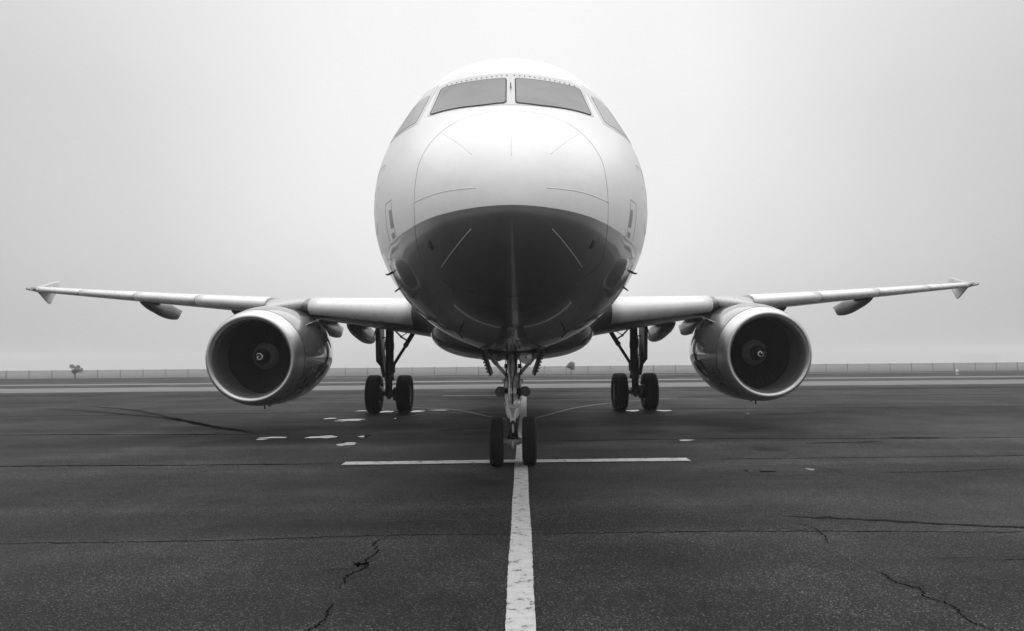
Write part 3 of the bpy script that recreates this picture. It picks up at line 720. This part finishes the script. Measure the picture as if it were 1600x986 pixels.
# ------------------------------------------------------------------ the airfield
def fbm(x, y, s=1.0):
    from mathutils import noise as mn
    return mn.fractal(Vector((x*s, y*s, 0)), 1, 2, 4)
# terrain: flat under the apron, falls away beyond its far edge, reaches the horizon
ysg = [-400, -100, 0, 40, 61, 64, 68, 73, 80, 95, 120, 160, 220, 300, 420, 600, 900, 1400, 2200, 3500]
fz = pchip([-500, 61, 64, 73, 100, 160, 300, 500, 1000, 3500], [-.04, -.04, -.06, -.30, -1.0, -2.9, -7.3, -13.0, -24, -64])
mb = MB(); rows = []
for y in ysg: rows.append([Vector((x, y, fz(y) + (fbm(x, y, .05)*.05 if 63 < y < 130 else 0))) for x in [-3500, -1500, -600, -250] + [-120+8*i for i in range(31)] + [250, 600, 1500, 3500]])
mb.grid(rows).build('ground', M['grass'], kind='structure')
def sheet(name, outline, z, m, kind='structure', parent=None, **k):
    mb = MB(); mb.add([(x, y, z) for x, y in outline], [tuple(range(len(outline)))], False)
    o = mb.build(name, m, parent, fix=False, kind=kind if not parent else None, **k)
    if o.data.polygons[0].normal.z < 0: o.data.flip_normals()
    return o
apron = MB().add([(-260, -160, 0), (260, -160, 0), (260, 60.9, 0), (-260, 60.9, 0), (260, 60.9, -.2), (-260, 60.9, -.2)], [(0, 1, 2, 3), (3, 2, 4, 5)], False).build('apron', M['asphalt'], kind='structure', fix=False)
sheet('concrete_lane', [(-220, 38.2), (220, 37.6), (220, 43.6), (-220, 43.2)], .004, M['concrete'])
sheet('concrete_lane', [(-220, 47.0), (220, 47.8), (220, 50.0), (-220, 49.6)], .004, M['concrete'])
sheet('painted_edge_line', [(-24.8, 59.6), (90, 60.2), (90, 60.45), (-24.8, 59.9)], .004, M['paint'])
def ribbon(name, pts, w, z, m, jag=.0, n=10, seed=1, taper=False, parent=None, kind='structure', ends=0):
    rr = random.Random(seed); P = smooth2(pts, n) if len(pts) > 2 else line2(pts, n*3)
    L_, R_ = [], []
    for i, p in enumerate(P):
        a = Vector(P[max(0, i-1)]); b = Vector(P[min(len(P)-1, i+1)]); d = (b-a).normalized(); nn = Vector((-d.y, d.x))
        ww = w/2*(min(1, i/(len(P)*.15)+.15, (len(P)-1-i)/(len(P)*.15)+.15) if taper else 1)
        c = Vector(p) + nn*rr.uniform(-jag, jag)*1.2
        L_.append(Vector((*(c + nn*(ww*(1+rr.uniform(-.5, .5)*(jag > 0)))), z))); R_.append(Vector((*(c - nn*(ww*(1+rr.uniform(-.5, .5)*(jag > 0)))), z)))
    mb = MB().grid([R_, L_], smooth=False); o = mb.build(name, m, parent, fix=False, kind=kind if not parent else None)
    if o.data.polygons[0].normal.z < 0: o.data.flip_normals()
    return o
def edge_ribbon(name, pts, w, z, m, rough_=.003, step=.05, seed=2):
    """painted line with slightly uneven edges"""
    rr = random.Random(seed); L_, R_ = [], []
    for i in range(len(pts)-1):
        a, b = Vector(pts[i]), Vector(pts[i+1]); n = max(2, int((b-a).length/step)); d = (b-a).normalized(); nn = Vector((-d.y, d.x))
        for k in range(n + (i == len(pts)-2)):
            p = a + (b-a)*k/n
            e1 = rr.uniform(-rough_, rough_) + rough_*1.2*math.sin(p.y*2.3+p.x*2); e2 = rr.uniform(-rough_, rough_) + rough_*1.2*math.sin(p.y*1.7+p.x*1.3+2)
            L_.append(Vector((*(p + nn*(w/2+e1)), z))); R_.append(Vector((*(p - nn*(w/2+e2)), z)))
    o = MB().grid([R_, L_], smooth=False).build(name, m, kind='structure', fix=False)
    if o.data.polygons[0].normal.z < 0: o.data.flip_normals()
    return o
edge_ribbon('painted_centre_line', [(-.10, -30), (.04, 4.69), (.125, 11.57), (.47, 30.3), (.50, 37.3)], .20, .008, M['paint'])
edge_ribbon('painted_stop_line', [(-2.74, 11.95), (0, 11.95), (2.87, 11.93)], .33, .012, M['paint'], .008)
for k, pts in enumerate([[(-3.6, 24.6), (-2.1, 23.8), (-.76, 20.95), (-.2, 19.8)], [(.2, 19.5), (.69, 20.3), (2.06, 23.8), (3.65, 26.1), (6.5, 28.6)]]):
    ribbon('painted_turning_line', pts, .13, .004, M['paintfaint'], 0, seed=k)
edge_ribbon('painted_cross_line', [(-3.0, 31.6), (-.35, 31.5)], .34, .004, M['paintfaint'], .02)
# paving joints, cracks, marks: pieces of the apron
def jnt(pts, w, seed, m='crack', jag=.016, n=30): ribbon('paving_joint', pts, w, .0035, M[m], jag, n, seed, True, parent=apron)
jnt([(-9, 7.02), (-4.83, 7.1), (-3.04, 7.08), (-1.25, 7.19), (-.02, 7.16), (1.23, 7.16), (3.04, 7.1), (4.76, 6.95), (8, 6.9)], .014, 11)
jnt([(-30, 12.3), (-8.3, 12.13), (-5.18, 12.01), (-2.9, 11.97)], .055, 12); jnt([(3.0, 11.96), (5.24, 11.94), (8.48, 11.94), (30, 12.2)], .035, 13)
jnt([(-40, 17.4), (-11.7, 17.07), (-5.66, 16.6)], .10, 14); jnt([(-.02, 14.72), (3.88, 14.78), (10.23, 14.38), (30, 14.2)], .05, 15)
jnt([(-60, 22.4), (-18, 22.5), (0, 22.9), (18, 22.6), (60, 23)], .10, 16); jnt([(-80, 28.4), (0, 28.7), (80, 28.6)], .16, 17); jnt([(-80, 34.2), (0, 34.0), (80, 33.9)], .2, 18)
for k, pts in enumerate([[(-1.34, 4.3), (-1.29, 4.76), (-1.25, 5.0), (-1.30, 5.3)], [(-1.30, 5.55), (-1.31, 5.9), (-1.22, 6.15), (-1.26, 6.35), (-1.21, 6.6), (-1.30, 6.9), (-1.2, 7.12)],
                         [(-1.31, 6.05), (-1.38, 6.1), (-1.5, 6.08)], [(-1.24, 6.15), (-1.14, 6.1)], [(2.86, 7.5), (2.98, 7.2), (2.96, 6.98), (2.86, 6.63)],
                         [(2.86, 5.9), (2.90, 5.67), (2.88, 5.51), (2.98, 5.33), (2.93, 5.18), (3.0, 5.0), (2.94, 4.7), (3.0, 4.5)], [(2.90, 5.42), (3.0, 5.40), (3.06, 5.43)], [(3.49, 6.13), (3.92, 6.11), (4.03, 6.03), (4.6, 6.05)]]):
    ribbon('crack', pts, (.011, .015, .008, .009, .009, .012, .008, .007)[k], .0035, M['crack'], .016, 16, 30+k, True, parent=apron)
for k, (pts, w) in enumerate([([(-16.5, 26.2), (-11.8, 22.8), (-9.6, 20.95), (-7.6, 18.7), (-5.8, 16.74)], .26), ([(-15.5, 27), (-12.95, 25.0), (-9.3, 20.7), (-7.3, 18.35), (-5.9, 17.0)], .22), ([(2.9, 7.75), (3.41, 7.63), (3.92, 7.45), (5.02, 7.1), (7, 6.4)], .07), ([(5.3, 10.44), (6.2, 10.46), (7.3, 10.62)], .05),
                              ([(9, 20.9), (6.8, 20.4)], .18), ([(5.6, 13.9), (7.2, 14.0)], .12), ([(7.6, 14.6), (8.6, 14.5)], .25), ([(-1.8, 16.9), (-.9, 17.4), (.5, 17.5)], .10)]):
    ribbon('tyre_mark', pts, w, .0035, M['rubbermark'], .02, 10, 50+k, True, parent=apron)
def blob(cx, cy, rx, ry, seed, n=40, k=.25):
    rr = random.Random(seed); ph = [rr.uniform(0, 6.28) for _ in range(5)]
    out = []
    for i in range(n):
        a = i*2*math.pi/n; q = 1 + k*(math.sin(2*a+ph[0])*.5 + math.sin(3*a+ph[1])*.5 + math.sin(5*a+ph[2])*.35 + math.sin(8*a+ph[3])*.2)
        out.append((cx + rx*q*math.cos(a), cy + ry*q*math.sin(a)))
    return out
sheet('oil_stain', blob(-1.28, 6.22, .045, .06, 90, k=.6), .0036, M['crack'], parent=apron)
# rain water left in the hollows
pud = [(-5.15, 15.92, .26, .16), (-5.30, 15.60, .12, .10), (-4.10, 15.92, .29, .26), (-3.28, 14.60, .17, .26), (-3.22, 15.96, .12, .16), (-5.10, 20.62, .18, .20), (-4.40, 20.12, .38, .26), (-4.62, 19.8, .15, .12), (-3.20, 20.39, .08, .12),
       (-4.80, 23.36, .16, .2), (-3.95, 22.9, .24, .3), (-2.98, 22.95, .22, .3), (-2.33, 23.3, .27, .14), (3.68, 22.3, .2, .3), (4.62, 22.2, .2, .3), (3.47, 14.6, .16, .12), (3.46, 10.74, .06, .05), (3.72, 10.66, .10, .06), (4.42, 10.80, .06, .09), (6.77, 20.88, .06, .06)]
for k, (x, y, rx, ry) in enumerate(pud):
    sheet('puddle', blob(x, y, rx, ry, 100+k, 28, .3), .0045, M['water'])

# fence along the far edge
FY, FZ0 = 75.0, -.38
fence = empty('perimeter_fence', (0, FY, FZ0), label='low grey mesh fence on thin posts running along the far edge of the airfield', cat='fence')
fx0, fx1, step = -60, 62, 2.26
MB().box((1, 0, .46), (fx1-fx0, .02, .84)).build('mesh_panel', M['fence'], fence)
MB().tube([(fx0, 0, .89), (fx1, 0, .89)], .009, 6).build('top_rail', M['post'], fence)
p0 = MB().tube([(0, 0, -.3), (0, 0, .97)], .028, 8).build('post', M['post'], fence); p0.location = (fx0, -.03, 0)
k = 1
while fx0 + k*step < fx1: dup(p0, fence, (fx0 + k*step, -.03, 0)); k += 1

# small trees in the fog beyond the fence
def small_tree(name, x, y, h, w, seed, label):
    rr = random.Random(seed); zb = fz(y)
    t = empty(name, (x, y, zb), label=label, cat='tree')
    tr = MB().tube([(0, 0, -.1), (.03, 0, h*.3), (-.02, .02, h*.6), (.05, 0, h*.85)], [.09, .07, .045, .02], 8)
    for q in range(6):
        a = rr.uniform(0, 6.28); tr.tube([(0, 0, h*(.35+.07*q)), (math.cos(a)*w*.35, math.sin(a)*w*.35, h*(.5+.07*q))], [.03, .01], 5)
    tr.build('trunk', M['bark'], t)
    mb = MB(); cl = [(rr.uniform(-.28, .28)*w, rr.uniform(-.28, .28)*w, h*rr.uniform(.55, .97), rr.uniform(.08, .24)*w) for _ in range(11)]
    for q in range(2600):
        cx, cy, cz, cr = rr.choice(cl); d = Vector((rr.gauss(0, 1), rr.gauss(0, 1), rr.gauss(0, .8))).normalized()*cr*rr.uniform(.4, 1.1)
        c = Vector((cx, cy, cz)) + d; a = Vector((rr.uniform(-1, 1), rr.uniform(-1, 1), rr.uniform(-1, 1))).normalized(); b_ = a.orthogonal().normalized(); sz = rr.uniform(.03, .065)*w
        mb.add([c - a*sz, c + b_*sz*.5, c + a*sz, c - b_*sz*.5], [(0, 1, 2, 3)], False)
    mb.build('crown', M['leaf'], t, fix=False); return t
small_tree('tree', -73.6, 125, 2.25, 2.0, 5, 'small lone tree in the fog above the far left end of the fence')
small_tree('tree', 11.2, 140, 2.40, 2.0, 6, 'faint small tree in the fog just right of the nose gear')
# hangar far off on the right
hg = empty('hangar', (1503, 2300, fz(2300)), label='faint pale flat hangar dissolving in the fog on the far right', cat='building')
MB().box((0, 0, 18.5), (100, 50, 37)).build('wall', M['concretewall'], hg)
MB().box((0, 0, 37.4), (102, 52, .8)).build('roof', M['decal'], hg)
MB().box((-2, -25.2, 11), (40, .4, 22)).build('door', M['decal'], hg)
# runway edge light: a white cone marker at the right
mk = empty('edge_marker', (33.2, 53.5, 0), label='tiny white edge marker standing on the apron at far right', cat='marker')
MB().lathe([(.14, 0), (.14, .03), (.07, .06), (.06, .18)], (0, 0, 0), 'Z', 20).build('base', M['paint'], mk)
MB().lathe([(.06, .18), (.10, .20), (.10, .30), (.05, .36), (.001, .37)], (0, 0, 0), 'Z', 20).build('lamp_cover', M['spiral'], mk)

# ------------------------------------------------------------------ fog: a closed box of even density
m = bpy.data.materials.new('fog'); m.use_nodes = True; nt = m.node_tree; nt.nodes.remove(nt.nodes['Principled BSDF'])
pv = N(nt, 'ShaderNodeVolumePrincipled'); pv.inputs['Color'].default_value = g(.97); pv.inputs['Density'].default_value = .0011; pv.inputs['Anisotropy'].default_value = .25
nt.links.new(pv.outputs[0], nt.nodes['Material Output'].inputs['Volume'])
try: m.cycles.homogeneous_volume = True
except Exception: pass
MB().box((0, 1550, -26), (7600, 4100, 80)).build('haze', m, kind='stuff')

# ------------------------------------------------------------------ light
SUN_EL, SUN_AZ = 72, 8        # degrees; azimuth measured from straight ahead towards the right
w = bpy.data.worlds.new('World'); S.world = w; w.use_nodes = True; nt = w.node_tree; bg = nt.nodes['Background']
sky = N(nt, 'ShaderNodeTexSky', sky_type='NISHITA', sun_disc=False); sky.sun_elevation = R(SUN_EL); sky.sun_rotation = R(SUN_AZ)
sky.air_density = 1.2; sky.dust_density = 8; sky.ozone_density = 1; sky.altitude = 0
bw = N(nt, 'ShaderNodeRGBToBW'); nt.links.new(sky.outputs[0], bw.inputs[0])
# overcast veil: an even layer, a little brighter overhead than low down
tc = N(nt, 'ShaderNodeTexCoord'); sp = N(nt, 'ShaderNodeSeparateXYZ'); nt.links.new(tc.outputs['Generated'], sp.inputs[0])
veil = ramp(nt, sp.outputs[2], [(0, .82), (.12, .88), (.30, .91), (.6, .94), (1, 1.0)])
dp = N(nt, 'ShaderNodeVectorMath', operation='DOT_PRODUCT'); nt.links.new(tc.outputs['Generated'], dp.inputs[0]); dp.inputs[1].default_value = (0, math.cos(R(17)), math.sin(R(17)))
glow = ramp(nt, mth(nt, 'DIVIDE', mth(nt, 'ARCCOSINE', dp.outputs['Value']), math.pi), [(0, 1.0), (.08, .92), (.15, .72), (.23, .58), (.42, .68), (.7, .86), (1, .86)])      # edge falloff ahead put into the sky, plus added fill from behind the camera
hi = ramp(nt, sp.outputs[2], [(.3, 0), (.8, 1)])
mxg = mth(nt, 'MULTIPLY_ADD', hi, mth(nt, 'SUBTRACT', 1.0, glow), glow)
cl = ramp(nt, noise(nt, tc.outputs['Generated'], 2.6, 4, .55), [(.3, .97), (.7, 1.03)])
veil = mth(nt, 'MULTIPLY', mth(nt, 'MULTIPLY', veil, mxg), cl)
val = mth(nt, 'MULTIPLY_ADD', veil, VEIL if 'VEIL' in globals() else 9.7, mth(nt, 'MULTIPLY', bw.outputs[0], .18))
cmb = N(nt, 'ShaderNodeCombineColor')
for i in range(3): nt.links.new(val, cmb.inputs[i])
nt.links.new(cmb.outputs[0], bg.inputs[0]); bg.inputs[1].default_value = .10
sl = bpy.data.lights.new('sun', 'SUN'); so = bpy.data.objects.new('sun', sl); COL.objects.link(so)
sl.energy = 1.4; sl.angle = R(90); sl.color = (1, 1, 1)
d = Vector((math.sin(R(SUN_AZ))*math.cos(R(SUN_EL)), math.cos(R(SUN_AZ))*math.cos(R(SUN_EL)), math.sin(R(SUN_EL))))
so.rotation_euler = (-d).to_track_quat('-Z', 'Y').to_euler()

# ------------------------------------------------------------------ camera
PSI, PITCH, ROLL, F = R(1.75), R(3.08), R(.45), 1136/1600
CAMZ = 1.74
cam = bpy.data.cameras.new('camera'); co = bpy.data.objects.new('camera', cam); COL.objects.link(co)
cam.sensor_width = 36; cam.lens = 36*F; cam.shift_x = -35/1600
cam.clip_start = .05; cam.clip_end = 9000
co.matrix_world = Matrix.Translation((0, 0, CAMZ)) @ Matrix.Rotation(-PSI, 4, 'Z') @ Matrix.Rotation(R(90)+PITCH, 4, 'X') @ Matrix.Rotation(-ROLL, 4, 'Z')
S.camera = co
cam.dof.use_dof = True; cam.dof.focus_distance = 9.0; cam.dof.aperture_fstop = 5.6
S.render.engine = 'CYCLES'
S.cycles.use_denoising = True; S.cycles.volume_bounces = 1; S.cycles.max_bounces = 8; S.cycles.use_adaptive_sampling = True
S.cycles.adaptive_threshold = .01
S.view_settings.view_transform = 'Standard'; S.view_settings.look = 'None'; S.view_settings.exposure = 0; S.view_settings.gamma = 1
